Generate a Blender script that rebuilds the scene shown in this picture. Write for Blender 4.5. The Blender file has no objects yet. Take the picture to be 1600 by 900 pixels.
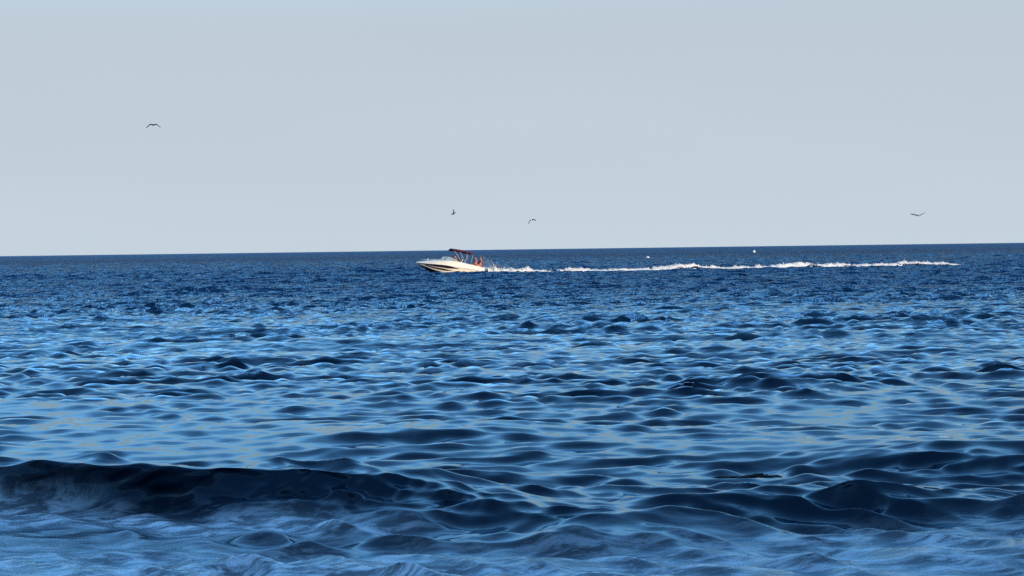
import bpy, bmesh, math
import numpy as np
from mathutils import Vector, Matrix

R = math.radians
scene = bpy.context.scene
COL = scene.collection

# ------------------------------------------------------------------ camera, sky, sun, exposure
EYE = 2.04                       # eye height above the water, standing on the beach
FPX = 3200.0                     # focal length in photograph pixels (1600 wide)
cam_data = bpy.data.cameras.new('camera')
cam_data.sensor_width = 36.0
cam_data.lens = FPX / 1600.0 * 36.0
cam_data.clip_start = 0.1
cam_data.clip_end = 60000.0
cam = bpy.data.objects.new('camera', cam_data)
COL.objects.link(cam)
PITCH = math.atan(60.5 / FPX)
ROLL = math.atan(21.0 / 1600.0)
cam.matrix_world = (Matrix.Translation((0, 0, EYE)) @ Matrix.Rotation(R(90) - PITCH, 4, 'X')
                    @ Matrix.Rotation(-ROLL, 4, 'Z'))
scene.camera = cam

SUN_ELEV, SUN_AZ = R(12.0), R(131.0)    # azimuth clockwise from +Y: behind the camera to the right
HAZE_TAU, HAZE_COLOR = 0.203, (3.44, 3.99, 4.52)
SKY_GAIN = (2.6, 3.2, 3.2)  # lifts the clear sky above the haze to brighten the water's reflections
world = bpy.data.worlds.new('World')
scene.world = world
world.use_nodes = True
wn, wl = world.node_tree.nodes, world.node_tree.links
wn.clear()
sky = wn.new('ShaderNodeTexSky')
sky.sky_type = 'NISHITA'
sky.sun_disc = False
sky.sun_elevation = SUN_ELEV
sky.sun_rotation = SUN_AZ
sky.altitude = 0.0
sky.air_density = 1.0
sky.dust_density = 0.1
sky.ozone_density = 4.0
bg = wn.new('ShaderNodeBackground')
bg.inputs['Strength'].default_value = 0.15
wout = wn.new('ShaderNodeOutputWorld')
# sea haze: the longer the path through the air, the more of it, thick at the horizon and thin overhead
wtc = wn.new('ShaderNodeTexCoord')
wsep = wn.new('ShaderNodeSeparateXYZ')
wl.new(wtc.outputs['Generated'], wsep.inputs[0])


def wmath(op, a, b=None):
    n = wn.new('ShaderNodeMath'); n.operation = op
    for i, v in enumerate((a, b)):
        if v is None: continue
        if isinstance(v, (int, float)): n.inputs[i].default_value = v
        else: wl.new(v, n.inputs[i])
    return n.outputs[0]


elev = wmath('ADD', wmath('MAXIMUM', wsep.outputs['Z'], 0.0), 0.02)
haze = wmath('SUBTRACT', 1.0, wmath('EXPONENT', wmath('MULTIPLY', -1.0, wmath('POWER', wmath('DIVIDE', HAZE_TAU, elev), 3.6))))
veil = wn.new('ShaderNodeMix'); veil.data_type = 'RGBA'
wl.new(haze, veil.inputs['Factor'])
deep = wn.new('ShaderNodeMix'); deep.data_type = 'RGBA'; deep.blend_type = 'MULTIPLY'
deep.inputs['Factor'].default_value = 1.0
wl.new(sky.outputs['Color'], deep.inputs['A'])
deep.inputs['B'].default_value = (*SKY_GAIN, 1)
wl.new(deep.outputs['Result'], veil.inputs['A'])
cn = wn.new('ShaderNodeTexNoise')
cmap = wn.new('ShaderNodeMapping')
cmap.inputs['Scale'].default_value = (2.0, 2.0, 14.0)
wl.new(wtc.outputs['Generated'], cmap.inputs['Vector'])
wl.new(cmap.outputs['Vector'], cn.inputs['Vector'])
cn.inputs['Scale'].default_value = 1.6
cn.inputs['Detail'].default_value = 4.0
cr = wn.new('ShaderNodeValToRGB')
cr.color_ramp.elements[0].position = .3
cr.color_ramp.elements[0].color = (*[c * .985 for c in HAZE_COLOR], 1)
cr.color_ramp.elements[1].position = .7
cr.color_ramp.elements[1].color = (*[c * 1.015 for c in HAZE_COLOR], 1)
wl.new(cn.outputs['Fac'], cr.inputs['Fac'])
pale = wn.new('ShaderNodeMix'); pale.data_type = 'RGBA'; pale.blend_type = 'MULTIPLY'
pale.inputs['Factor'].default_value = 1.0
wl.new(cr.outputs['Color'], pale.inputs['A'])
hz = wn.new('ShaderNodeMapRange')
hz.inputs['From Min'].default_value = .02
hz.inputs['From Max'].default_value = .20
hz.inputs['To Min'].default_value = 1.09
hz.inputs['To Max'].default_value = .93
wl.new(elev, hz.inputs['Value'])
wl.new(hz.outputs['Result'], pale.inputs['B'])
wl.new(pale.outputs['Result'], veil.inputs['B'])
wl.new(veil.outputs['Result'], bg.inputs['Color'])
wl.new(bg.outputs['Background'], wout.inputs['Surface'])

sun_data = bpy.data.lights.new('sun', 'SUN')
sun_data.energy = 5.0
sun_data.angle = R(0.6)
sun_data.color = (1.0, 0.77, 0.49)
sun = bpy.data.objects.new('sun', sun_data)
COL.objects.link(sun)
sdir = Vector((math.sin(SUN_AZ) * math.cos(SUN_ELEV), math.cos(SUN_AZ) * math.cos(SUN_ELEV), math.sin(SUN_ELEV)))
sun.rotation_euler = sdir.to_track_quat('Z', 'Y').to_euler()
sun.location = sdir * 300

scene.view_settings.view_transform = 'Standard'
scene.view_settings.look = 'None'
scene.view_settings.gamma = 1.0
scene.view_settings.exposure = 0.0
scene.view_settings.use_curve_mapping = False
scene.render.engine = 'CYCLES'
scene.cycles.use_denoising = False
scene.cycles.sample_clamp_direct = 3.0


# ------------------------------------------------------------------ helpers
def horizon(px):
    return 400.0 - 21.0 * px / 1600.0


def ground(px, py):
    """World x, y on still water seen at a photograph pixel."""
    d = EYE * FPX / (py - horizon(px))
    return (px - 800.0) / FPX * d, d


def spot(px, py, d):
    """World point at depth d behind a photograph pixel."""
    return Vector(((px - 800.0) / FPX * d, d, EYE - (py - horizon(px)) / FPX * d))


def tag(o, label=None, cat=None, group=None, kind=None):
    if label: o['label'] = label
    if cat: o['category'] = cat
    if group: o['group'] = group
    if kind: o['kind'] = kind
    return o


def smooth(me, on=True):
    me.polygons.foreach_set('use_smooth', [on] * len(me.polygons))


def obj(name, me, mat=None, parent=None, shade=True):
    if isinstance(me, bmesh.types.BMesh):
        bm = me
        me = bpy.data.meshes.new(name)
        bm.to_mesh(me)
        bm.free()
    if shade: smooth(me)
    if mat: 
        me.materials.clear()
        me.materials.append(mat)
    o = bpy.data.objects.new(name, me)
    COL.objects.link(o)
    if parent: o.parent = parent
    return o


def sstep(a, b, v):
    t = np.clip((v - a) / (b - a), 0, 1)
    return t * t * (3 - 2 * t)


def material(name, color, rough=0.5, spec=0.5, metal=0.0, noise=0.0, nscale=6.0, bump=0.0, coat=0.0):
    m = bpy.data.materials.new(name)
    m.use_nodes = True
    nt = m.node_tree
    p = nt.nodes['Principled BSDF']
    p.inputs['Roughness'].default_value = rough
    p.inputs['Specular IOR Level'].default_value = spec
    p.inputs['Metallic'].default_value = metal
    p.inputs['Coat Weight'].default_value = coat
    tc = nt.nodes.new('ShaderNodeTexCoord')
    n = nt.nodes.new('ShaderNodeTexNoise')
    n.inputs['Scale'].default_value = nscale
    n.inputs['Detail'].default_value = 5.0
    nt.links.new(tc.outputs['Object'], n.inputs['Vector'])
    ramp = nt.nodes.new('ShaderNodeValToRGB')
    lo = [max(0.0, c * (1 - noise)) for c in color]
    hi = [min(1.0, c * (1 + noise)) for c in color]
    ramp.color_ramp.elements[0].position = 0.3
    ramp.color_ramp.elements[0].color = (*lo, 1)
    ramp.color_ramp.elements[1].position = 0.7
    ramp.color_ramp.elements[1].color = (*hi, 1)
    nt.links.new(n.outputs['Fac'], ramp.inputs['Fac'])
    nt.links.new(ramp.outputs['Color'], p.inputs['Base Color'])
    if bump:
        b = nt.nodes.new('ShaderNodeBump')
        b.inputs['Strength'].default_value = 1.0
        b.inputs['Distance'].default_value = bump
        nt.links.new(n.outputs['Fac'], b.inputs['Height'])
        nt.links.new(b.outputs['Normal'], p.inputs['Normal'])
    return m


# ------------------------------------------------------------------ the sea: wave fields
rng = np.random.default_rng(11)


def wave_tile(L, N, lmin, lmax, slope, direction, spread, power=3.0, seed=0, base=.12):
    """A periodic random sea of wavelengths lmin..lmax: height and sideways shift."""
    g = np.random.default_rng(seed)
    k1 = np.fft.fftfreq(N, L / N) * 2 * np.pi
    kx, ky = np.meshgrid(k1, k1, indexing='ij')
    k = np.hypot(kx, ky)
    k[0, 0] = 1
    klo, khi = 2 * np.pi / lmax, 2 * np.pi / lmin
    amp = k ** (-power) * (1 - np.exp(-(k / klo) ** 4)) * np.exp(-(k / khi) ** 2)
    c = (kx * math.cos(direction) + ky * math.sin(direction)) / k
    amp = amp * (base + np.abs(c) ** spread)
    amp[0, 0] = 0
    H = amp * (g.standard_normal((N, N)) + 1j * g.standard_normal((N, N)))
    h = np.fft.ifft2(H)
    sx = np.fft.ifft2(1j * kx * H).real
    sy = np.fft.ifft2(1j * ky * H).real
    f = slope / math.sqrt((sx ** 2 + sy ** 2).mean())
    dx = np.fft.ifft2(1j * kx / k * H).real
    dy = np.fft.ifft2(1j * ky / k * H).real
    return np.stack([h.real, dx, dy], -1).astype(np.float32) * f, L, N


def sample(tile, x, y, rot=0.0):
    T, L, N = tile
    c, s = math.cos(rot), math.sin(rot)
    u = ((x * c + y * s) / L * N) % N
    v = ((-x * s + y * c) / L * N) % N
    i, j = np.floor(u).astype(np.int64), np.floor(v).astype(np.int64)
    a, b = (u - i)[..., None], (v - j)[..., None]
    a = a * a * (3 - 2 * a) * 0.35 + a * 0.65
    b = b * b * (3 - 2 * b) * 0.35 + b * 0.65
    i %= N; j %= N
    i1, j1 = (i + 1) % N, (j + 1) % N
    r = (T[i, j] * (1 - a) + T[i1, j] * a) * (1 - b) + (T[i, j1] * (1 - a) + T[i1, j1] * a) * b
    h, dx, dy = r[..., 0], r[..., 1], r[..., 2]
    return h, dx * c - dy * s, dx * s + dy * c


SWELL = wave_tile(83.0, 512, 1.4, 9.0, 0.065, R(86), 6, 2.6, 1)
CHOP = wave_tile(27.0, 512, 0.28, 1.05, 0.18, R(82), 7.0, 2.5, 2, .04)
CHOP2 = wave_tile(19.0, 512, 0.22, .72, 0.18, R(103), 5.0, 2.5, 3, .05)
WAVELET = wave_tile(9.7, 512, 0.16, 0.6, 0.13, R(70), 3.5, 2.4, 4, .06)
OPEN = wave_tile(53.0, 512, .9, 3.4, 0.18, R(84), 3.0, 2.6, 9)
PATCH = wave_tile(61.0, 256, 5.0, 25.0, 0.1, R(90), 1.0, 2.6, 5)
LUMPS = wave_tile(7.3, 256, 0.18, 1.2, 0.2, R(90), 0.3, 2.4, 6)
pn = PATCH[0][..., 0].std()
ln = LUMPS[0][..., 0].std()
wn_ = WAVELET[0][..., 0].std()

# Single swells near the beach: crest as (photograph x, distance, height), front and back width,
# how far the crest leans towards the beach
RIDGES = [
    dict(pts=[(-420, 17.1, .40), (0, 16.5, .38), (180, 16.2, .37), (330, 15.85, .32), (410, 15.95, .35), (560, 15.9, .27),
              (660, 15.8, .23), (760, 15.5, .15), (860, 15.2, .08), (960, 14.9, .03), (1060, 14.8, 0)],
         wf=.30, wb=1.35, lean=.72),
    dict(pts=[(930, 15.2, 0), (1060, 15.2, .10), (1250, 15.35, .14), (1450, 15.2, .12), (1600, 15.0, .15), (2000, 15, .15)],
         wf=.42, wb=.9, lean=.5),
    dict(pts=[(1180, 19.0, 0), (1330, 18.9, .12), (1440, 18.8, .18), (1540, 18.7, .22), (1640, 18.7, .22), (2100, 18.6, .25)],
         wf=.62, wb=1.5, lean=.5),
    dict(pts=[(1330, 13.3, 0), (1480, 13.25, .10), (1600, 13.1, .14), (2100, 13, .14)], wf=.3, wb=.6, lean=.4),
    dict(pts=[(380, 22.0, 0), (520, 21.8, .08), (640, 22.0, .08), (760, 22.1, .09), (830, 22.3, .05), (980, 22.6, 0)],
         wf=.7, wb=1.2, lean=.5),
    dict(pts=[(800, 14.1, 0), (900, 14.2, .10), (1050, 14.3, .13), (1150, 14.3, .05), (1280, 14.3, 0)], wf=.4, wb=.6, lean=.4),
    dict(pts=[(1040, 29.0, 0), (1130, 29.0, .07), (1240, 29.2, .11), (1330, 29.5, .05), (1420, 29.5, 0)], wf=.7, wb=1.2, lean=.4),
]
WAKE_A = spot(800, 425, 176.0)     # behind the boat
WAKE_B = spot(1520, 414, 192.0)    # far end of the wake
WDIR = Vector((WAKE_B.x - WAKE_A.x, WAKE_B.y - WAKE_A.y)).normalized()


def wake_uv(x, y):
    rx, ry = x - WAKE_A.x, y - WAKE_A.y
    return rx * WDIR.x + ry * WDIR.y, -rx * WDIR.y + ry * WDIR.x


def soft(x, xp, fp):
    g = np.linspace(xp[0] - 2, xp[-1] + 2, 400)
    f = np.interp(g, xp, fp)
    w = max(3, int(0.35 / (g[1] - g[0])))
    k = np.hanning(2 * w + 1); k /= k.sum()
    f = np.convolve(np.pad(f, w, 'edge'), k, 'valid')
    return np.interp(x, g, f)


def swells(x, y, rag, wild):
    Z, DY, steep, drawn, faces = (np.zeros_like(x) for _ in range(5))
    rag2 = sample(LUMPS, x * 0.9, y * .35 + 2.2)[0] / ln
    rag3 = sample(PATCH, x * 6.3 - 3, y * 5.0, 0.7)[0] / pn
    for r in RIDGES:
        p = np.array(r['pts'])
        rx = (p[:, 0] - 800) / FPX * p[:, 1]
        yc = soft(x, rx, p[:, 1]) + 0.10 * rag + .03 * rag2 + wild * .12 * rag3
        A = soft(x, rx, p[:, 2]) * (1 + 0.08 * rag + .06 * rag2 + wild * (.08 * rag + .12 * rag3))
        if r is RIDGES[0]:                             # the breaking wave keeps a clean crest
            yc = soft(x, rx, p[:, 1]) + .06 * rag + .02 * rag2 + wild * .05 * rag3
            A = soft(x, rx, p[:, 2]) * (1 + .06 * rag + .04 * rag2 + wild * .05 * rag3)
        s = y - yc
        wf = r['wf'] if r is not RIDGES[0] else .29 + .55 * sstep(-2.7, -1.0, x)
        prof = np.where(s < 0, np.exp(-np.abs(s / wf) ** 2.0), 1 / (1 + (s / r['wb']) ** 2) ** 1.5)
        Z += A * prof
        DY -= r['lean'] * A * prof ** 2
        steep = np.maximum(steep, np.where(s < 0.1, prof, 0) * A / 0.4)
        # water drawn up the steep front in streaks
        k = np.nonzero((s < .15) & (s > -1.6) & (A > .01))[0]
        X, S, q, wl_ = x[k], s[k], (A * prof)[k], wild[k]
        face = np.clip(A[k] / .3, 0, 1.2) * prof[k] ** .5 * (1 - .6 * prof[k]) * np.clip((.10 - S) / .22, 0, 1)
        u_, v_ = X * .87 + q * .5, -X * .5 + q * .87
        st = sample(LUMPS, u_ * .45 + 3.1, v_ * 1.9)[0] / ln
        st2 = sample(WAVELET, X + .6 * S, q * 1.2 + S * .6 + 4.3)[0] / wn_
        st3 = sample(LUMPS, X * .8 + q, q * 1.1 - X * .25 + 5.0)[0] / ln
        st4 = sample(WAVELET, u_ * 1.3 + 2.0, v_ * 4.5)[0] / wn_ + sample(WAVELET, X * 1.6, q * 4.0 - X * .6)[0] / wn_
        DY[k] -= face * (.026 * st + (.014 + .012 * wl_) * st2 + (.014 + .035 * wl_) * st3 + (.006 + .004 * wl_) * st4)
        Z[k] += face * wl_ * (.012 * st + .010 * st2 + .006 * st3 + .006 * st4)
        fine = sample(LUMPS, u_ * .55 + 1.7, v_ * 4.2 + .4)[0] / ln
        drawn[k] = np.maximum(drawn[k], face * np.exp(-(fine / .22) ** 2) * np.clip(.4 + .5 * rag3[k] + .3 * st3, 0, 1))
        faces[k] = np.maximum(faces[k], np.clip(face, 0, 1))
    return Z, DY, steep, drawn, faces


def sea(x, y):
    """Displacement of still water and foam cover at (x, y)."""
    d = np.maximum(y, 1.0)
    shore = sstep(12.0, 16.0, y)
    calm = sstep(14, 75, d)                            # the inshore water is smoother
    far = 1 - sstep(1200, 9000, d)
    gust = np.clip(1 + (.28 - .13 * sstep(40, 90, d)) * sample(PATCH, x * .6, y)[0] / pn, 0.3, 2.0)
    grp = np.clip(.95 + .28 * sample(PATCH, x * 4.1 + 11, y * 4.7, .2)[0] / pn, .45, 1.7)
    grp = grp + (1 - grp) * .6 * sstep(60, 200, d)
    Z = np.zeros_like(x); DX = np.zeros_like(x); DY = np.zeros_like(x)
    # the single swells
    rag = sample(PATCH, x * 3.1 + 7, y * 1.2, 0.3)[0] / pn
    wild = sstep(-2.6, -1.5, x)                         # the breaking end on the left stays smooth
    steep = np.zeros_like(x); drawn = np.zeros_like(x); faces = np.zeros_like(x)
    near = np.nonzero(y < 40)[0]
    if len(near):
        Z[near], DY[near], steep[near], drawn[near], faces[near] = swells(x[near], y[near], rag[near], wild[near])
    # random sea
    pull = y - 0.0
    h, a, b = sample(SWELL, x, y)
    w = shore * (0.28 + 0.8 * calm) * far
    Z += h * w; DX += a * w * 0.8; DY += b * w * 0.8
    h, a, b = sample(OPEN, x, y, .11)
    w = sstep(50, 320, d) * far
    Z += h * w; DX += a * w; DY += b * w
    keep = 1 - 0.35 * np.clip(steep, 0, 1) * (1 - wild) + .75 * wild * (1 - sstep(17, 22, y))
    h, a, b = sample(CHOP, x * .8, y)
    w = (0.25 + 0.75 * shore) * (0.60 + 0.65 * calm) * gust * grp * far * keep
    Z += h * w; DX += a * w * 1.0; DY += b * w * 1.0
    h, a, b = sample(CHOP2, x * .88, y, 0.14)
    w = (0.2 + 0.8 * shore) * (0.80 + 0.65 * calm) * gust * grp * far * keep
    Z += h * w; DX += a * w * 1.0; DY += b * w * 1.0
    h, a, b = sample(WAVELET, x * .9, y, -0.3)
    w = (0.95 + 0.8 * calm) * gust * (1 - sstep(60, 160, d)) * (1 + .8 * (1 - shore)) + .65 * wild * (1 - sstep(16.5, 19, y))
    Z += h * w; DX += a * w * 1.0; DY += b * w * 1.0
    # the wave drawn up by the boat
    u, v = wake_uv(x, y)
    along = sstep(-8, 0, u) * (1 - sstep(42, 50, u))
    Z += along * (0.20 * np.exp(-((v - .2) / .7) ** 2) - 0.10 * np.exp(-((v + 1.7) / .8) ** 2))
    # thin foam: the backwash on the beach side and the foot of the breaking wave
    foam = (1 - sstep(13.2, 15.2, y + 0.35 * rag)) * 0.75
    p = np.array(RIDGES[0]['pts'])
    rx = (p[:, 0] - 800) / FPX * p[:, 1]
    s = y - np.interp(x, rx, p[:, 1])
    foot = np.exp(-((s + .95 + .12 * rag) / (.34 + .14 * (1 - sstep(-3.6, -2.8, x)))) ** 2) * (1 - sstep(-1.6, -.2, x))
    foam = np.maximum(foam, foot * 0.9)
    foam = foam * (1 - .3 * sstep(-.8, .8, x))
    foam = foam * (1 - .85 * np.clip(steep * 1.3 - .25, 0, 1))
    foam = np.maximum(foam, .22 * (1 - wild) * np.clip(drawn, 0, 1))
    rough = 0.25 + 0.75 * sstep(18, 120, d) + sstep(150, 1500, d)
    return DX, DY, Z, foam, rough, faces


def build_sea():
    HALF = R(21.0)
    near_n, far_n = 980, 490
    ys1 = [6.0]
    while ys1[-1] < 70: ys1.append(ys1[-1] * (1.006 if ys1[-1] < 12 else 1.0034 if ys1[-1] < 13.6 else 1.0016 if ys1[-1] < 14.4 else 1.0010 if ys1[-1] < 17.0 else 1.0020 if ys1[-1] < 20 else 1.0040))
    ys2 = list(np.arange(ys1[-1] + .24, 200, .25))
    ys3 = [ys2[-1]]
    step = .26
    while ys3[-1] < 26000:
        ys3.append(ys3[-1] + step); step *= 1.007 if ys3[-1] < 1200 else 1.05
    ys3 = ys3[1:]
    ta1 = np.tan(np.linspace(-HALF, HALF, near_n + 1))
    ta2 = ta1[::2]
    y1 = np.array(ys1); y2 = np.array(ys2 + ys3)
    X1 = np.outer(y1 + 6, ta1); Y1 = np.repeat(y1[:, None], near_n + 1, 1)
    X2 = np.outer(y2 + 6, ta2); Y2 = np.repeat(y2[:, None], far_n + 1, 1)
    x = np.concatenate([X1.ravel(), X2.ravel()]); y = np.concatenate([Y1.ravel(), Y2.ravel()])
    DX, DY, Z, foam, rough, faces = sea(x, y)
    co = np.stack([x + DX, y + DY, Z], -1).astype(np.float32)
    n1, n2 = len(y1), len(y2)
    I1 = np.arange(n1 * (near_n + 1)).reshape(n1, near_n + 1)
    I2 = I1.size + np.arange(n2 * (far_n + 1)).reshape(n2, far_n + 1)

    def quads(I):
        return np.stack([I[:-1, :-1], I[:-1, 1:], I[1:, 1:], I[1:, :-1]], -1).reshape(-1, 4)
    q = np.concatenate([quads(I1), quads(I2)])
    p0, p1, p2 = I1[-1, 0:-2:2], I1[-1, 1:-1:2], I1[-1, 2::2]
    a, b = I2[0, :-1], I2[0, 1:]
    t = np.concatenate([np.stack([p0, p1, a], -1), np.stack([p1, b, a], -1), np.stack([p1, p2, b], -1)])
    me = bpy.data.meshes.new('sea')
    me.vertices.add(len(co))
    me.vertices.foreach_set('co', co.ravel())
    loops = np.concatenate([q.ravel(), t.ravel()]).astype(np.int32)
    me.loops.add(len(loops))
    me.loops.foreach_set('vertex_index', loops)
    me.polygons.add(len(q) + len(t))
    ls = np.concatenate([np.arange(len(q)) * 4, len(q) * 4 + np.arange(len(t)) * 3]).astype(np.int32)
    me.polygons.foreach_set('loop_start', ls)
    me.update(calc_edges=True)
    for nm, arr in (('foam', foam), ('chop', rough), ('ripple', faces)):
        at = me.attributes.new(nm, 'FLOAT', 'POINT')
        at.data.foreach_set('value', arr.astype(np.float32))
    print('sea tris', len(q) * 2 + len(t))
    return me


def sea_material():
    m = bpy.data.materials.new('sea_water')
    m.use_nodes = True
    nt = m.node_tree
    N, L = nt.nodes, nt.links
    p = N['Principled BSDF']
    geo = N.new('ShaderNodeNewGeometry')
    foam = N.new('ShaderNodeAttribute'); foam.attribute_name = 'foam'
    chop = N.new('ShaderNodeAttribute'); chop.attribute_name = 'chop'
    rip = N.new('ShaderNodeAttribute'); rip.attribute_name = 'ripple'

    def math_(op, a, b=None, clamp=False):
        n = N.new('ShaderNodeMath'); n.operation = op; n.use_clamp = clamp
        for i, v in enumerate((a, b)):
            if v is None: continue
            if hasattr(v, 'is_linked'): L.new(v, n.inputs[i])
            else: n.inputs[i].default_value = v
        return n.outputs[0]

    def noise(scale, detail, stretch=(1, 1, 1), rough=.55, dist=0.0, rot=0.0):
        mp = N.new('ShaderNodeMapping')
        mp.inputs['Scale'].default_value = stretch
        mp.inputs['Rotation'].default_value = (0, 0, rot)
        L.new(geo.outputs['Position'], mp.inputs['Vector'])
        n = N.new('ShaderNodeTexNoise')
        n.inputs['Scale'].default_value = scale
        n.inputs['Detail'].default_value = detail
        n.inputs['Roughness'].default_value = rough
        n.inputs['Distortion'].default_value = dist
        L.new(mp.outputs['Vector'], n.inputs['Vector'])
        return n.outputs['Fac']
    # wind ripples
    r1 = noise(1.1, 4.0, (0.75, 1.2, 1), .5, .4, .12)
    r2 = noise(4.5, 3.0, (0.45, 1.5, 1), .5, .3, -.25)
    h = math_('ADD', math_('MULTIPLY', r1, math_('MULTIPLY', math_('MINIMUM', math_('SUBTRACT', chop.outputs['Fac'], .25), .75), 0.9)),
              math_('MULTIPLY', r2, math_('ADD', math_('MULTIPLY', chop.outputs['Fac'], .05), -.009)))
    fn = noise(6.0, 9.0, (0.5, 1.3, 0), .70, .35)
    r3 = noise(.12, 3.0, (0.6, 1.2, 1), .6, .3, .05)
    h = math_('ADD', h, math_('MULTIPLY', r3, math_('MULTIPLY', math_('MAXIMUM', math_('SUBTRACT', chop.outputs['Fac'], 1.0), 0.0), 2.2)))
    h = math_('ADD', h, math_('MULTIPLY', math_('MULTIPLY', fn, foam.outputs['Fac']), 0.02))
    b = N.new('ShaderNodeBump')
    b.inputs['Strength'].default_value = 1.0
    b.inputs['Distance'].default_value = 1.0
    L.new(h, b.inputs['Height'])
    # body colour of the water, thin foam as a milky veil on top
    fm = math_('MULTIPLY', foam.outputs['Fac'], math_('ADD', math_('MULTIPLY', math_('SUBTRACT', fn, .46), 8.0, True), .26), True)
    mix = N.new('ShaderNodeMix'); mix.data_type = 'RGBA'
    # sandy shallows are greyer green, the open water deep blue
    deep = N.new('ShaderNodeMix'); deep.data_type = 'RGBA'
    deep.inputs['A'].default_value = (0.0008, 0.008, 0.019, 1)
    deep.inputs['B'].default_value = (0.0008, 0.018, 0.066, 1)
    L.new(math_('SUBTRACT', chop.outputs['Fac'], .25, True), deep.inputs['Factor'])
    L.new(deep.outputs['Result'], mix.inputs['A'])
    mix.inputs['B'].default_value = (0.74, 0.80, 0.85, 1)
    L.new(math_('MULTIPLY', fm, .85), mix.inputs['Factor'])
    body = N.new('ShaderNodeBsdfDiffuse')
    L.new(mix.outputs['Result'], body.inputs['Color'])
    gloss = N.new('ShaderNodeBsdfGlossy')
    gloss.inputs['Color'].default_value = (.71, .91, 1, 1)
    lod = math_('MULTIPLY', math_('MAXIMUM', math_('SUBTRACT', chop.outputs['Fac'], 1.0), 0.0), .3)
    L.new(math_('ADD', math_('ADD', math_('MULTIPLY', fm, 0.12), math_('ADD', math_('MULTIPLY', rip.outputs['Fac'], .26), .04)), lod), gloss.inputs['Roughness'])
    fr = N.new('ShaderNodeFresnel')
    fr.inputs['IOR'].default_value = 1.32
    for n in (body, gloss, fr):
        L.new(b.outputs['Normal'], n.inputs['Normal'])
    # open water is ruffled below what one can see: its small steep facets mirror less of the sky
    ruf = N.new('ShaderNodeMapRange')
    ruf.inputs['From Min'].default_value = .26
    ruf.inputs['From Max'].default_value = 1.2
    ruf.inputs['To Min'].default_value = 1.0
    ruf.inputs['To Max'].default_value = .38
    L.new(chop.outputs['Fac'], ruf.inputs['Value'])
    ms = N.new('ShaderNodeMixShader')
    L.new(math_('MULTIPLY', fr.outputs['Fac'], ruf.outputs['Result']), ms.inputs['Fac'])
    L.new(body.outputs['BSDF'], ms.inputs[1])
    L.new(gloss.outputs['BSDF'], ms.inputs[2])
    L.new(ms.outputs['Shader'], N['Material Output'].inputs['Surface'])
    N.remove(p)
    return m


def build_shore():
    # the beach the photographer stands on and an unseen bluff added behind it to keep the evening sun off the inshore water
    n, mrow = 160, 60
    xs = np.linspace(-260, 260, n); t = np.linspace(0, 1, mrow)
    prof_y = np.interp(t, [0, .35, .45, .6, .7, 1], [9, -22, -27, -31, -36, -90])
    prof_z = np.interp(t, [0, .35, .45, .6, .7, 1], [-.45, 1.6, 6.0, 17.0, 22.0, 25.0])
    X, Yp = np.meshgrid(xs, prof_y, indexing='ij'); Zp = np.repeat(prof_z[None], n, 0)
    nz = sample(PATCH, X * .35, Yp * .35)[0] / pn
    up = sstep(1.6, 12, Zp)
    Yp = Yp + up * 2.2 * nz; Zp = Zp + up * 1.3 * nz
    me = bpy.data.meshes.new('beach')
    I = np.arange(n * mrow).reshape(n, mrow)
    f = np.stack([I[:-1, :-1], I[1:, :-1], I[1:, 1:], I[:-1, 1:]], -1).reshape(-1, 4)
    me.from_pydata(np.stack([X, Yp, Zp], -1).reshape(-1, 3).tolist(), [], f.tolist())
    return me


tag(obj('beach_and_shading_bluff', build_shore(), material('beach_earth', (.30, .25, .19), .95, .2, noise=.4, nscale=.6)), kind='structure')
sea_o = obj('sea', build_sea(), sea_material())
tag(sea_o, kind='structure')


def water_level(x, y):
    px, py = float(x), float(y)
    for _ in range(12):
        D = sea(np.array([px]), np.array([py]))
        px += .6 * (x - px - float(D[0][0])); py += .6 * (y - py - float(D[1][0]))
    return float(sea(np.array([px]), np.array([py]))[2][0])


# ------------------------------------------------------------------ mesh builders
def loft(rings, close=False, caps=False):
    """Skin between rings of points (all of one length)."""
    bm = bmesh.new()
    vs = [[bm.verts.new(p) for p in r] for r in rings]
    n = len(rings[0])
    for a, b in zip(vs[:-1], vs[1:]):
        for i in range(n if close else n - 1):
            j = (i + 1) % n
            try: bm.faces.new((a[i], a[j], b[j], b[i]))
            except ValueError: pass
    if caps:
        bm.faces.new(vs[0]); bm.faces.new(vs[-1])
    bmesh.ops.remove_doubles(bm, verts=bm.verts, dist=1e-5)
    bmesh.ops.recalc_face_normals(bm, faces=bm.faces)
    return bm


def tube(points, radius, sides=8, bm=None, close=False):
    """Round bar along points; radius may be one number or one per point."""
    bm = bm or bmesh.new()
    P = [Vector(p) for p in points]
    rad = radius if hasattr(radius, '__len__') else [radius] * len(P)
    rings = []
    for i, p in enumerate(P):
        t = (P[min(i + 1, len(P) - 1)] - P[max(i - 1, 0)]).normalized()
        q = t.to_track_quat('Z', 'Y')
        rings.append([bm.verts.new(p + q @ Vector((rad[i] * math.cos(a), rad[i] * math.sin(a), 0)))
                      for a in [2 * math.pi * k / sides for k in range(sides)]])
    for a, b in zip(rings[:-1], rings[1:]):
        for i in range(sides):
            j = (i + 1) % sides
            bm.faces.new((a[i], a[j], b[j], b[i]))
    bm.faces.new(rings[0][::-1]); bm.faces.new(rings[-1])
    return bm


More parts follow.
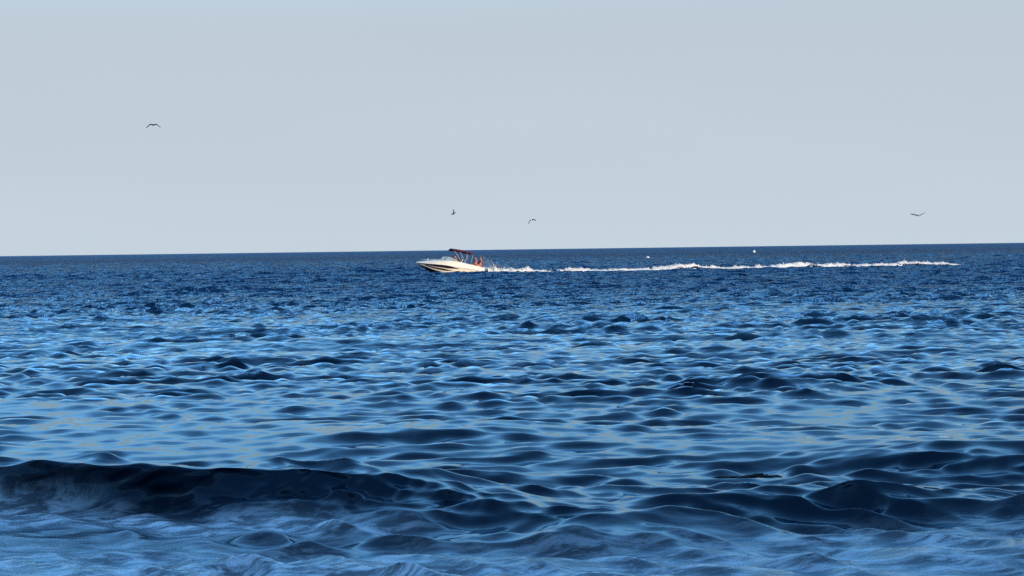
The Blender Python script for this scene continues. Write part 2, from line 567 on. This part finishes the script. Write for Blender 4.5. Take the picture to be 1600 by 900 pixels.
def box(size, centre, bevel=0.03, segs=2, bm=None, rot=None):
    out = bm or bmesh.new()
    b = bmesh.new()
    bmesh.ops.create_cube(b, size=1.0)
    bmesh.ops.scale(b, verts=b.verts, vec=size)
    if bevel:
        bmesh.ops.bevel(b, geom=b.edges[:], offset=min(bevel, min(size) * .45), segments=segs, affect='EDGES', profile=.6)
    if rot: bmesh.ops.rotate(b, verts=b.verts, matrix=rot)
    bmesh.ops.translate(b, verts=b.verts, vec=centre)
    me = bpy.data.meshes.new('tmp'); b.to_mesh(me); b.free()
    out.from_mesh(me); bpy.data.meshes.remove(me)
    return out


def blobs(centres, radii, squash=1.0, sub=1, seed=0):
    """Many small uneven lumps in one mesh."""
    g = np.random.default_rng(seed)
    b = bmesh.new()
    if sub: bmesh.ops.create_icosphere(b, subdivisions=sub, radius=1.0)
    else: bmesh.ops.create_uvsphere(b, u_segments=4, v_segments=2, radius=1.0)
    b.verts.ensure_lookup_table()
    V = np.array([v.co[:] for v in b.verts]); F = np.array([[v.index for v in f.verts] for f in b.faces]); b.free()
    n, m = len(centres), len(V)
    jit = 1 + .25 * g.standard_normal((n, m, 1))
    sc = np.stack([np.ones(n), np.ones(n), np.full(n, squash)], -1)[:, None, :]
    co = (V[None] * jit * radii[:, None, None] * sc + centres[:, None, :]).reshape(-1, 3).astype(np.float32)
    fa = (F[None] + (np.arange(n) * m)[:, None, None]).reshape(-1, 3).astype(np.int32)
    me = bpy.data.meshes.new('blobs')
    me.vertices.add(len(co)); me.vertices.foreach_set('co', co.ravel())
    me.loops.add(fa.size); me.loops.foreach_set('vertex_index', fa.ravel())
    me.polygons.add(len(fa)); me.polygons.foreach_set('loop_start', (np.arange(len(fa)) * 3).astype(np.int32))
    me.update(calc_edges=True)
    return me


# ------------------------------------------------------------------ the speedboat
GEL = material('white_gelcoat', (.72, .64, .50), .28, .5, noise=.04, nscale=3, coat=.3)
BLACK = material('black_stripe', (.012, .010, .012), .3, .5, noise=.2)
BOTTOM = material('dark_bottom_paint', (.02, .022, .03), .55, .4, noise=.3)
CANVAS = material('maroon_canvas', (.075, .012, .022), .85, .2, noise=.25, nscale=9, bump=.004)
STEEL = material('white_tube', (.55, .55, .55), .4, .4, noise=.05)
VINYL = material('cream_vinyl', (.70, .64, .52), .5, .4, noise=.08, nscale=8)
BROWN = material('brown_vinyl', (.05, .025, .016), .55, .4, noise=.2, nscale=8)
RUBBER = material('black_rubber', (.015, .015, .016), .6, .3, noise=.2)
SKIN = material('tanned_skin', (.44, .22, .135), .5, .4, noise=.08, nscale=14)
HAIR = material('dark_hair', (.012, .009, .008), .6, .4, noise=.3, nscale=40)
SHIRT_A = material('coral_cloth', (.52, .13, .075), .9, .2, noise=.15, nscale=18)
SHIRT_B = material('red_cloth', (.36, .06, .045), .9, .2, noise=.15, nscale=18)
SHORTS = material('navy_cloth', (.02, .025, .05), .9, .2, noise=.2, nscale=18)
GLASS = bpy.data.materials.new('tinted_glass')
GLASS.use_nodes = True
_g = GLASS.node_tree.nodes['Principled BSDF']
_g.inputs['Base Color'].default_value = (.55, .68, .70, 1)
_g.inputs['Transmission Weight'].default_value = .85
_g.inputs['Roughness'].default_value = .04
_g.inputs['IOR'].default_value = 1.15

def curve(pts):
    xs, fs = [p[0] for p in pts], [p[1] for p in pts]
    g = np.linspace(xs[0], xs[-1], 300); f = np.interp(g, xs, fs)
    k = np.hanning(25); k /= k.sum()
    f2 = np.convolve(np.pad(f, 12, 'reflect', reflect_type='odd'), k, 'valid')
    return lambda x: float(np.interp(x, g, f2))


BOW, STERN = -3.45, 3.0
hb = lambda x: 1.16 * (1 - max(0.0, (-x - .2) / 3.27) ** 2.5) - max(0, x - 1.5) * .04
zr = curve([(BOW, .66), (-1.2, .645), (.2, .53), (STERN, .36)])
zk = curve([(BOW, .63), (-2.8, .30), (-2.25, -.02), (-1.9, -.22), (-1.3, -.33), (STERN, -.34)])
zc = curve([(BOW, .64), (-2.8, .44), (-1.9, .15), (-1.0, .02), (STERN, -.06)])
zt = curve([(BOW, .71), (-2.86, .81), (-1.76, .95), (-.7, 1.07), (0, 1.03), (1, .88), (1.8, .78), (2.5, .62), (STERN, .46)])
cb = lambda x: hb(x) * (.86 - .34 * max(0, (-x - .4) / 3.05))
XS = list(np.linspace(BOW, STERN, 44))
CK0, CK1 = -.72, 2.3

boat = bpy.data.objects.new('speedboat', None)
COL.objects.link(boat)
bp = spot(711, 427.0, 176.0)
boat.location = (bp.x, bp.y, .02)
boat.rotation_euler = (0, R(5.4), R(14))
tag(boat, 'white speedboat with black side stripes and a maroon canopy, racing across the sea', 'speedboat')
BOATM = Matrix.Translation(boat.location) @ boat.rotation_euler.to_matrix().to_4x4()


def side(x, f, s, out=0.0):
    """Point on the hull side: f = 0 at the chine, 1 at the rail."""
    z0, z1, y0, y1 = zc(x), zr(x), cb(x), hb(x)
    bow = .05 * math.sin(math.pi * f) * max(0, (-x - .8) / 2.6)       # hollow flare at the bow
    return Vector((x, s * (y0 + (y1 - y0) * f - bow + out), z0 + (z1 - z0) * f))


bm = loft([[(x, -cb(x), zc(x)), (x, -cb(x) * .5, (zk(x) + zc(x)) / 2 - .02), (x, 0, zk(x)), (x, cb(x) * .5, (zk(x) + zc(x)) / 2 - .02), (x, cb(x), zc(x))] for x in XS])
obj('hull_bottom', bm, BOTTOM, boat)
bm = bmesh.new()
rings = []
for s in (-1, 1):
    b2 = loft([[side(x, f, s) for f in (0, .2, .4, .6, .8, 1)] for x in XS])
    me = bpy.data.meshes.new('t'); b2.to_mesh(me); b2.free(); bm.from_mesh(me); bpy.data.meshes.remove(me)
tr = [(STERN, 0, zk(STERN)), (STERN, cb(STERN), zc(STERN)), (STERN, hb(STERN), zr(STERN)), (STERN, hb(STERN) - .12, zt(STERN)),
      (STERN, -hb(STERN) + .12, zt(STERN)), (STERN, -hb(STERN), zr(STERN)), (STERN, -cb(STERN), zc(STERN))]
bm.faces.new([bm.verts.new(p) for p in tr])
hull = obj('hull', bm, GEL, boat)


def top_ring(x, s):
    w = hb(x); tw = w * (.80 if x < CK0 else .80 + .09 * min(1, (x - CK0) / .8))
    return [(x, s * w, zr(x)), (x, s * (w * .985), zr(x) + .3 * (zt(x) - zr(x))), (x, s * (w * .93), zr(x) + .75 * (zt(x) - zr(x))),
            (x, s * tw, zt(x))]


bm = bmesh.new()
def merge(b2):
    me = bpy.data.meshes.new('t'); b2.to_mesh(me); b2.free(); bm.from_mesh(me); bpy.data.meshes.remove(me)
for s in (-1, 1):
    merge(loft([top_ring(x, s) + [(x, s * (abs(top_ring(x, s)[-1][1]) - .10 * min(1, hb(x))), zt(x) + .01)] for x in XS]))
def deck_ring(x):
    e = abs(top_ring(x, 1)[-1][1]) - .10 * min(1, hb(x))
    return [(x, e * t, zt(x) + .01 + .06 * min(1, hb(x)) * (1 - t * t)) for t in (-1, -.6, -.2, .2, .6, 1)]
merge(loft([deck_ring(x) for x in np.linspace(BOW, CK0, 22)]))
merge(loft([deck_ring(x) for x in np.linspace(CK1, STERN, 6)]))
obj('deck', bm, GEL, boat)
# cockpit lining
FLOOR = .22
def liner(x):
    e = abs(top_ring(x, 1)[-1][1]) - .102
    return [(x, -e, zt(x)), (x, -e + .04, FLOOR), (x, e - .04, FLOOR), (x, e, zt(x))]
bm = loft([liner(x) for x in np.linspace(CK0, CK1, 14)])
for x in (CK0, CK1):
    bm.faces.new([bm.verts.new(p) for p in liner(x)])
obj('cockpit_liner', bm, VINYL, boat, shade=False)
for s in (-1, 1):
    obj('rub_rail', tube([side(x, 1, s, .008) for x in XS[1:]], .018, 6), STEEL, boat)
    def stripe(x0, x1, mid, half, name):
        rr = []
        for x in np.linspace(x0, x1, 26):
            t = (x - x0) / (x1 - x0)
            hh = half * min(1, (1 - t) * 3.2) * min(1, .8 + t * 5)
            m = mid(t)
            rr.append([side(x, m - hh, s, .005), side(x, m, s, .006), side(x, m + hh, s, .005)])
        obj(name, loft(rr), BLACK, boat)
    stripe(-3.36, .28, lambda t: .80 - .02 * t, .19, 'hull_stripe')
    stripe(-2.75, -.35, lambda t: .38 - .06 * t, .13, 'hull_stripe')
    obj('cleat', tube([(-1.95, s * .28, zt(-1.95) + .04), (-1.95, s * .28, zt(-1.95) + .10)], .03, 6), STEEL, boat)
obj('bow_light', tube([(-2.45, 0, zt(-2.45) + .03), (-2.45, 0, zt(-2.45) + .26)], [.03, .022], 6), GEL, boat)
obj('bow_rail', tube([(-1.3, -.62, 1.05), (-1.9, -.6, 1.08), (-2.6, -.42, 1.0), (-3.15, 0, .90), (-2.6, .42, 1.0), (-1.9, .6, 1.08), (-1.3, .62, 1.05)], .010, 6), STEEL, boat)
# windscreen wrapping round the cockpit front
base, topl = [], []
for a in np.linspace(-1, 1, 25):
    th = a * R(90)
    x = -.05 - 1.50 * math.cos(th) ** .75
    y = .90 * math.copysign(abs(math.sin(th)) ** .8, a)
    zb = zt(x) + .03 + .03 * (1 - abs(a))
    rise = .34 * (1 - abs(a) ** 2.6)
    base.append((x, y, zb)); topl.append((x + rise * 1.35, y * (.9 + .1 * abs(a)), zb + rise + .01))
ws = obj('windscreen', loft([base, topl]), GLASS, boat)
sol = ws.modifiers.new('solid', 'SOLIDIFY'); sol.thickness = .008
obj('windscreen_frame', tube(topl, .022, 6), GEL, ws)
for k in (5, 9, 15, 19):
    obj('windscreen_post', tube([base[k], topl[k]], .014, 6), GEL, ws)
# bimini canopy
def can(x, y, dz=0):
    t = (x + .52) / 1.9
    return (x, y, 2.12 - .21 * t + .05 * math.sin(math.pi * min(1, max(0, t))) - .13 * (y / .95) ** 2 + dz)
cxs = np.linspace(-.52, 1.38, 15); cys = np.linspace(-.95, .95, 11)
bm = loft([[can(x, y) for y in cys] for x in cxs])
canopy = obj('canopy', bm, CANVAS, boat)
m_ = canopy.modifiers.new('solid', 'SOLIDIFY'); m_.thickness = .075; m_.offset = -1
for s in (-1, 1):
    for (x0, z0, x1) in ((.30, 1.0, -.44), (.62, .95, .08), (.62, .95, .75), (1.10, .88, 1.28)):
        e = can(x1, s * .9)
        obj('canopy_pole', tube([(x0, s * .93, z0), ((x0 + x1) / 2, s * .95, (z0 + e[2]) / 2 + .02), (e[0], e[1], e[2] - .03)], .013, 6), STEEL, canopy)
# seats, helm, motor
def seat(x, y, z, mat, w=.5):
    b = box((.46, w, .14), (x, y, z), .05)
    box((.13, w, .62), (x + .26, y, z + .33), .055, rot=Matrix.Rotation(R(12), 3, 'Y'), bm=b)
    o = obj('seat', b, mat, boat)
    b = box((.06, w + .06, .60), (x + .375, y, z + .30), .028, rot=Matrix.Rotation(R(12), 3, 'Y'))
    obj('seat_shell', b, GEL, o)
    obj('seat_pedestal', tube([(x, y, FLOOR), (x, y, z - .06)], [.13, .07], 10), STEEL, o)
seat(-.02, -.45, .66, BROWN)
seat(-.02, .45, .66, BROWN)
obj('bench', box((.75, 1.5, .22), (1.85, 0, .56), .07), VINYL, boat)
obj('sun_pad', box((.55, 1.45, .12), (2.55, 0, .66), .05, rot=Matrix.Rotation(R(9), 3, 'Y')), VINYL, boat)
obj('console', box((.42, .6, .62), (-.62, -.45, .66), .09), GEL, boat)
b = bmesh.new()
tube([(-.42 + .03 * math.cos(a), -.45 + .17 * math.sin(a), 1.06 + .17 * math.cos(a)) for a in np.linspace(0, 2 * math.pi, 20)], .016, 6, bm=b)
tube([(-.44, -.62, 1.06), (-.44, -.28, 1.06)], .012, 6, bm=b)
tube([(-.44, -.45, 1.06), (-.55, -.45, 1.0)], .025, 6, bm=b)
obj('steering_wheel', b, RUBBER, boat)
obj('swim_platform', box((.5, 1.9, .07), (STERN + .24, 0, .16), .03), GEL, boat)
b = box((.34, .22, .6), (STERN + .28, 0, -.22), .08)
tube([(STERN + .2, 0, -.42), (STERN + .62, 0, -.44)], [.10, .05], 10, bm=b)
drive = obj('stern_drive', b, RUBBER, boat)
b = bmesh.new()
for k in range(3):
    box((.03, .09, .18), (0, 0, .12), .012, bm=b)
    bmesh.ops.rotate(b, verts=b.verts, matrix=Matrix.Rotation(R(120), 3, 'X'))
bmesh.ops.translate(b, verts=b.verts, vec=(STERN + .6, 0, -.44))
obj('propeller', b, STEEL, drive)


# ------------------------------------------------------------------ people
def skinned(verts, edges, radii, root=0, sub=1):
    me = bpy.data.meshes.new('skin'); me.from_pydata([tuple(v) for v in verts], edges, [])
    o = bpy.data.objects.new('skin', me); COL.objects.link(o)
    o.modifiers.new('skin', 'SKIN')
    sv = me.skin_vertices[0].data
    for i, r in enumerate(radii):
        sv[i].radius = r if hasattr(r, '__len__') else (r, r)
        sv[i].use_root = (i == root)
    sd = o.modifiers.new('sub', 'SUBSURF'); sd.levels = sub; sd.render_levels = sub
    dg = bpy.context.evaluated_depsgraph_get()
    out = bpy.data.meshes.new_from_object(o.evaluated_get(dg))
    bpy.data.objects.remove(o)
    return out


def person(hip, turn, lean, label, top, shorts, hand_l, hand_r, nod=0.0, hair_len=.0):
    """A seated person; local +X is where they face. hip, hands in boat space."""
    root = bpy.data.objects.new('person', None); COL.objects.link(root)
    M = BOATM @ Matrix.Translation(hip) @ Matrix.Rotation(turn, 4, 'Z')
    root.matrix_world = M
    tag(root, label, 'person')
    inv = (Matrix.Translation(hip) @ Matrix.Rotation(turn, 4, 'Z')).inverted()
    L = math.sin(lean); up = math.cos(lean)
    sp = lambda h: Vector((L * h, 0, up * h))
    V, E, RD = [], [], []
    def add(p, r, prev=None):
        V.append(Vector(p)); RD.append(r)
        if prev is not None: E.append((prev, len(V) - 1))
        return len(V) - 1
    pel = add((0, 0, .06), (.15, .12))
    waist = add(sp(.22), (.135, .10), pel)
    chest = add(sp(.40), (.165, .115), waist)
    shl = add(sp(.50), (.13, .09), chest)
    nk = add(sp(.58), .055, shl)
    hd0 = add(sp(.655) + Vector((.02, 0, 0)), (.075, .085), nk)
    hd1 = add(sp(.76) + Vector((.03 + nod, 0, 0)), (.08, .095), hd0)
    hd2 = add(sp(.83) + Vector((.02 + nod, 0, 0)), (.055, .065), hd1)
    nose = add(V[hd1] + Vector((.105, 0, -.03)), .018, hd1)
    for s, hand in ((1, hand_l), (-1, hand_r)):
        so = add(sp(.49) + Vector((0, s * .185, 0)), .062, shl)
        tgt = inv @ Vector(hand)
        mid = (V[so] + tgt) / 2 + Vector((-.06, s * .07, -.10))
        el = add(mid, .045, so)
        wr = add(V[el].lerp(tgt, .85), .032, el)
        pm = add(tgt, (.040, .022), wr)
        d = (tgt - V[el]).normalized()
        for k, (off, ln_) in enumerate(((-.032, .07), (-.011, .085), (.011, .08), (.032, .065))):
            f1 = add(tgt + d * ln_ * .6 + Vector((0, off, -.01)), .010, pm)
            add(tgt + d * ln_ + Vector((0, off, -.035)), .008, f1)
        th = add(tgt + Vector((.01, -s * .045, .0)), .011, pm)
        add(tgt + d * .04 + Vector((0, -s * .06, -.01)), .009, th)
        hp = add((.04, s * .10, .03), .085, pel)
        kn = add((.46, s * .14, .05), .062, hp)
        an = add((.50, s * .14, -.36), .042, kn)
        add((.64, s * .15, -.40), .036, an)
    body = obj('body', skinned(V, E, RD), SKIN, root)
    # shirt and shorts over the body, hair on the head
    sv = [sp(.10), sp(.22), sp(.40), sp(.50), sp(.54)]
    rr = [(.165, .135), (.15, .115), (.182, .13), (.145, .105), (.085, .075)]
    ed = [(0, 1), (1, 2), (2, 3), (3, 4)]
    for s in (1, -1):
        j = len(sv)
        so = sp(.49) + Vector((0, s * .185, 0))
        tgt = inv @ Vector(hand_l if s > 0 else hand_r)
        el = (so + tgt) / 2 + Vector((-.06, s * .07, -.10))
        sv += [so, so.lerp(el, .6)]; rr += [.074, .062]; ed += [(3, j), (j, j + 1)]
    obj('shirt', skinned(sv, ed, rr), top, root)
    sv = [Vector((0, 0, .08)), Vector((.04, .10, .03)), Vector((.34, .135, .047)), Vector((.04, -.10, .03)), Vector((.34, -.135, .047))]
    obj('shorts', skinned(sv, [(0, 1), (1, 2), (0, 3), (3, 4)], [(.165, .13), .10, .088, .10, .088]), shorts, root)
    c = V[hd1]
    hv = [c + Vector((-.005, 0, .075)), c + Vector((-.055, 0, .02)), c + Vector((-.06, 0, -.06 - hair_len))]
    hair = obj('hair', skinned(hv, [(0, 1), (1, 2)], [(.115, .10), (.105, .105), (.075, .075)]), HAIR, root)
    for s in (1, -1):
        b = bmesh.new(); bmesh.ops.create_icosphere(b, subdivisions=1, radius=.013, matrix=Matrix.Translation(c + Vector((.088, s * .033, .0))))
        obj('eye', b, HAIR, root)
        b = bmesh.new(); bmesh.ops.create_icosphere(b, subdivisions=1, radius=.024, matrix=Matrix.Translation(c + Vector((.0, s * .088, -.02))))
        obj('ear', b, SKIN, root)
    b = box((.02, .05, .012), c + Vector((.092, 0, -.075)), .004)
    obj('mouth', b, SHIRT_B, root)
    return root


PI = math.pi
person((-.06, -.45, .75), PI, .12, 'dark-haired person seated at the helm under the maroon canopy, holding the wheel', SKIN, SHORTS,
       (-.42, -.36, 1.10), (-.42, -.58, 1.10), .01)
person((1.66, -.50, .75), PI, .02, 'person in a coral top seated at the stern, nearer the canopy', SHIRT_A, SHORTS,
       (1.28, -.62, .86), (1.30, -.30, .86))
person((2.08, -.40, .78), PI + .25, -.05, 'person in a red top seated rearmost at the stern', SHIRT_B, SHIRT_A,
       (1.70, -.50, .86), (1.72, -.12, .86), hair_len=.08)

# ------------------------------------------------------------------ white water round the boat
FOAM = material('white_foam', (.76, .71, .63), .8, .2, noise=.08, nscale=5)
g = np.random.default_rng(5)


def heap_mesh(pxs, hts, n, rmin, rmax, seed):
    """Churned foam along the wake: a ragged low ridge with froth on it."""
    gg = np.random.default_rng(seed)

    def place(px, v):
        t = (px - 800) / 720.0
        x = WAKE_A.x + (WAKE_B.x - WAKE_A.x) * t - WDIR.y * v
        y = WAKE_A.y + (WAKE_B.y - WAKE_A.y) * t + WDIR.x * v
        H = np.interp(px, pxs, hts)
        l1 = sample(LUMPS, x * 1.3, y * 1.3)[0] / ln
        l2 = sample(LUMPS, x * .35 + seed, y * .2)[0] / ln
        return x, y, np.clip(H * (1 + .35 * l1 + .22 * l2), 0, None)
    m, q = int((pxs[-1] - pxs[0]) * 1.4), 9
    PX, Vv = np.meshgrid(np.linspace(pxs[0], pxs[-1], m), np.linspace(-.9, .9, q), indexing='ij')
    x, y, H = place(PX.ravel(), Vv.ravel())
    shp = np.exp(-(Vv.ravel() / .5) ** 2)
    D = sea(x, y)
    x, y, z = x + D[0], y + D[1], D[2] - .05 + H * shp
    I = np.arange(m * q).reshape(m, q)
    f = np.stack([I[:-1, :-1], I[1:, :-1], I[1:, 1:], I[:-1, 1:]], -1).reshape(-1, 4)
    f = f[(H * shp)[f].max(1) > .03]
    rb = bpy.data.meshes.new('ridge')
    rb.from_pydata(np.stack([x, y, z], -1).tolist(), [], f.tolist())
    w = np.interp(np.linspace(pxs[0], pxs[-1], 900), pxs, hts)
    cdf = np.cumsum(w); cdf /= cdf[-1]
    px = pxs[0] + np.interp(gg.random(n), cdf, np.linspace(0, 1, 900)) * (pxs[-1] - pxs[0])
    v = gg.standard_normal(n) * .4
    x, y, H = place(px, v)
    D = sea(x, y)
    x, y, z = x + D[0], y + D[1], D[2] - .03 + H * np.exp(-(v / .55) ** 2) * (.5 + .75 * gg.random(n) ** 1.5)
    bl = blobs(np.stack([x, y, z], -1), rmin + (rmax - rmin) * gg.random(n) ** 3, .7, 0, seed)
    b = bmesh.new(); b.from_mesh(rb); b.from_mesh(bl)
    bpy.data.meshes.remove(rb); bpy.data.meshes.remove(bl)
    return b


tag(obj('wake_foam', heap_mesh([866, 885, 930, 985, 1030, 1060, 1120, 1180, 1215, 1260, 1330, 1380, 1420, 1460, 1510, 1560],
                               [.05, .11, .11, .11, .14, .13, .12, .13, .15, .13, .12, .12, .12, .13, .13, .05], 9000, .012, .06, 3), FOAM),
    'long white line of churned wake foam trailing far behind the speedboat', 'foam', kind='stuff')
tag(obj('stern_foam', heap_mesh([766, 772, 782, 796, 806, 812, 822, 828, 845, 860], [.46, .44, .26, .15, .18, .13, .22, .12, .09, .03], 3000, .012, .06, 8), FOAM),
    'white heap of churned water right behind the speedboat stern', 'foam', kind='stuff')
# bow wave thrown off along the hull and fine spray in the air behind it
n = 900
x = -1.75 + 5.2 * g.random(n) ** .9
off = .03 + .16 * g.random(n)
c = np.array([[xx, -(cb(xx) + o), 0] for xx, o in zip(x, off)])
P = np.array([(BOATM @ Vector(p))[:] for p in c])
P[:, 2] = .02 + (.15 + .22 * sstep(1.2, 3.0, x)) * g.random(n) ** 1.5
tag(obj('bow_wave_foam', blobs(P, .02 + .06 * g.random(n) ** 2, .7, 1, 2), FOAM),
    'white foam thrown up along the speedboat waterline', 'foam', kind='stuff')
n = 1500
uu = g.random(n)
P = np.stack([2.1 + 2.6 * uu, g.standard_normal(n) * .5 - .2, .45 + (1.35 - 1.0 * uu) * g.random(n) ** 1.5], -1)
P = np.array([(BOATM @ Vector(p))[:] for p in P])
tag(obj('spray', blobs(P, .004 + .010 * g.random(n) ** 2, 1.0, 1, 4), FOAM),
    'fine droplets of spray flying up behind the speedboat stern', 'spray', kind='stuff')


# ------------------------------------------------------------------ gulls
WING = material('dark_feathers', (.035, .04, .045), .8, .2, noise=.25, nscale=20)
PALE = material('pale_feathers', (.72, .75, .78), .8, .2, noise=.06, nscale=20)


def gull(px, py, d, wings, body_dir, body_len, body_mat, label, tilt=25, chord=.17, wing_mats=(None, None)):
    """wings: two lists of photograph-pixel offsets (right, up) from the shoulder to the tip."""
    k = d / FPX
    bm = bmesh.new()
    bd = Vector(body_dir).normalized()
    # body: tail, rump, breast, neck, head, bill
    ax = bd.to_track_quat('X', 'Z')
    prof = [(-.52, .012, .05), (-.44, .018, .075), (-.34, .03, .045), (-.2, .062, .06), (0, .085, .078), (.18, .07, .065), (.30, .048, .046),
            (.37, .052, .05), (.44, .043, .04), (.49, .016, .014), (.56, .004, .004)]
    rings = []
    for t, h, w in prof:
        rings.append([bm.verts.new(ax @ Vector((t * body_len, w * body_len * 2 * math.cos(a), h * body_len * 2 * math.sin(a))))
                      for a in [2 * PI * q / 10 for q in range(10)]])
    for a, b in zip(rings[:-1], rings[1:]):
        for i in range(10):
            f = bm.faces.new((a[i], a[(i + 1) % 10], b[(i + 1) % 10], b[i])); f.material_index = 0
    bm.faces.new(rings[0]); bm.faces.new(rings[-1][::-1])
    fwd = Vector((bd.x * .3, bd.y, 0)); fwd = (fwd if fwd.length > .3 else Vector((0, -1, 0))).normalized()
    ch = Vector((fwd.x * math.cos(R(tilt)), fwd.y * math.cos(R(tilt)), math.sin(R(tilt))))
    for w in wings:
        P = [Vector((a * k, 0, b * k)) for a, b in w]
        m = len(P); rr = []
        for i in range(9):
            t = i / 8 * (m - 1); j = min(int(t), m - 2); p = P[j].lerp(P[j + 1], t - j)
            p = p - fwd * (.10 * (i / 8) ** 2)
            c = 1.2 * chord * (1 - .25 * (i / 8)) * (1 if i < 8 else .25)
            up = Vector((0, 0, 1))
            rr.append([bm.verts.new(p + ch * c * a + up * b) for a, b in ((.5, 0), (.2, .014), (-.2, .010), (-.5, 0), (-.2, -.006), (.2, -.008))])
        for a, b in zip(rr[:-1], rr[1:]):
            for i in range(6):
                f = bm.faces.new((a[i], a[(i + 1) % 6], b[(i + 1) % 6], b[i])); f.material_index = 1
        for e in (rr[0], rr[-1]):
            bm.faces.new(e).material_index = 1
    bmesh.ops.recalc_face_normals(bm, faces=bm.faces)
    me = bpy.data.meshes.new('gull'); bm.to_mesh(me); bm.free(); smooth(me)
    me.materials.append(body_mat); me.materials.append(WING)
    o = bpy.data.objects.new('gull', me); COL.objects.link(o)
    o.location = spot(px, py, d)
    tag(o, label, 'bird', 'gulls over the sea')
    return o


gull(243.5, 195.8, 170, ([(0, .3), (-2.5, 1.2), (-5.5, 1.0), (-11.5, -4.4)], [(0, .3), (3, 1.1), (6, .8), (11.8, -4.2)]),
     (.25, -1, -.12), .42, WING, 'dark gull gliding alone high at the left, wings arched in an M', 28)
gull(710.3, 333.6, 175, ([(0, 0), (-.5, 2.6), (-1.2, 5.4)], [(.2, 0), (-.1, 2.4), (-.2, 4.4)]),
     (-.8, -.45, -.42), .46, WING, 'small dark gull with wings raised just above the speedboat canopy', 62, .30)
gull(831.6, 344.2, 172, ([(-.4, .2), (-1.8, .0), (-3.4, -2.8), (-5.6, -6.2)], [(.4, .2), (2.4, 1.2), (4.6, .8), (7.4, -.6)]),
     (-.2, -1, -.1), .36, PALE, 'gull with one wing hanging down, low over the sea right of the speedboat', 30)
gull(1436, 337.0, 172, ([(-.3, .4), (-3.5, 1.0), (-7.5, 2.0), (-12, 2.9)], [(.3, .4), (3.5, 1.0), (7.5, 2.8), (11.3, 5.2)]),
     (.1, -1, -.08), .42, PALE, 'gull with a white breast and raised wings, low over the right end of the wake', 24)

# ------------------------------------------------------------------ buoys
WHITE = material('white_buoy_paint', (.62, .64, .63), .45, .5, noise=.06, nscale=3)
STAIN = material('weathered_band', (.16, .20, .17), .8, .2, noise=.3, nscale=5)


def buoy(px, py, d, rx, rz, label, name='buoy', tilt=0.0):
    q = spot(px, py, d)
    e = bpy.data.objects.new(name, None); COL.objects.link(e)
    e.location = (q.x, q.y, q.z); e.rotation_euler = (0, tilt, 0)
    tag(e, label, 'buoy')
    prof = [(0, -.5), (.45, -.46), (.8, -.25), (.98, .1), (1, .35), (.93, .7), (.72, 1.05), (.4, 1.3), (.16, 1.38)]
    n = 20
    bm = loft([[(r * rx * math.cos(2 * PI * k / n), r * rx * math.sin(2 * PI * k / n), z * rz) for k in range(n)] for r, z in prof[1:]], close=True, caps=True)
    b = obj('float', bm, WHITE, e)
    bm = loft([[(rx * r * math.cos(2 * PI * k / n), rx * r * math.sin(2 * PI * k / n), z * rz) for k in range(n)] for r, z in ((.93, -.12), (1.0, .05), (1.005, .16))], close=True)
    obj('waterline_band', bm, STAIN, e)
    bm = tube([(rx * .16 * math.cos(a), 0, rz * 1.42 + rx * .16 * math.sin(a)) for a in np.linspace(-.6, PI + .6, 12)], rx * .04, 6)
    obj('mooring_eye', bm, STEEL, e)


buoy(1178.5, 395.3, 590, .42, .62, 'upright white buoy far out near the horizon, above the wake', tilt=.15)
buoy(1012.5, 403.2, 372, .31, .24, 'low white float bobbing beyond the wake, left of the upright buoy')


# ------------------------------------------------------------------ floating weed near the beach
WEED = material('dark_weed', (.010, .012, .010), .6, .3, noise=.5, nscale=30)
wx, wy = ground(1176, 752)
gg = np.random.default_rng(21)
n = 46
t = gg.uniform(-1, 1, n)
bm = bmesh.new()
for i in range(n):
    a = gg.uniform(-.5, .5)
    h = .018 + .035 * math.exp(-((t[i] - .35) / .3) ** 2)
    p0 = Vector((t[i] * .26 - .06, gg.normal() * .03, 0))
    dv = Vector((math.cos(a), math.sin(a) * .5, 0)) * gg.uniform(.05, .10)
    tube([p0 - dv, p0 - dv * .3 + Vector((0, 0, h * gg.uniform(.4, 1))), p0 + dv * .4 + Vector((0, 0, h * gg.uniform(.5, 1.1))), p0 + dv],
         [.006, .015, .014, .005], 5, bm=bm)
w = obj('seaweed_clump', bm, WEED)
w.scale = (.9, .9, .6)
w.location = (wx, wy, water_level(wx, wy) + .06)
tag(w, 'dark ragged clump of weed floating on the near water at the right', 'seaweed')
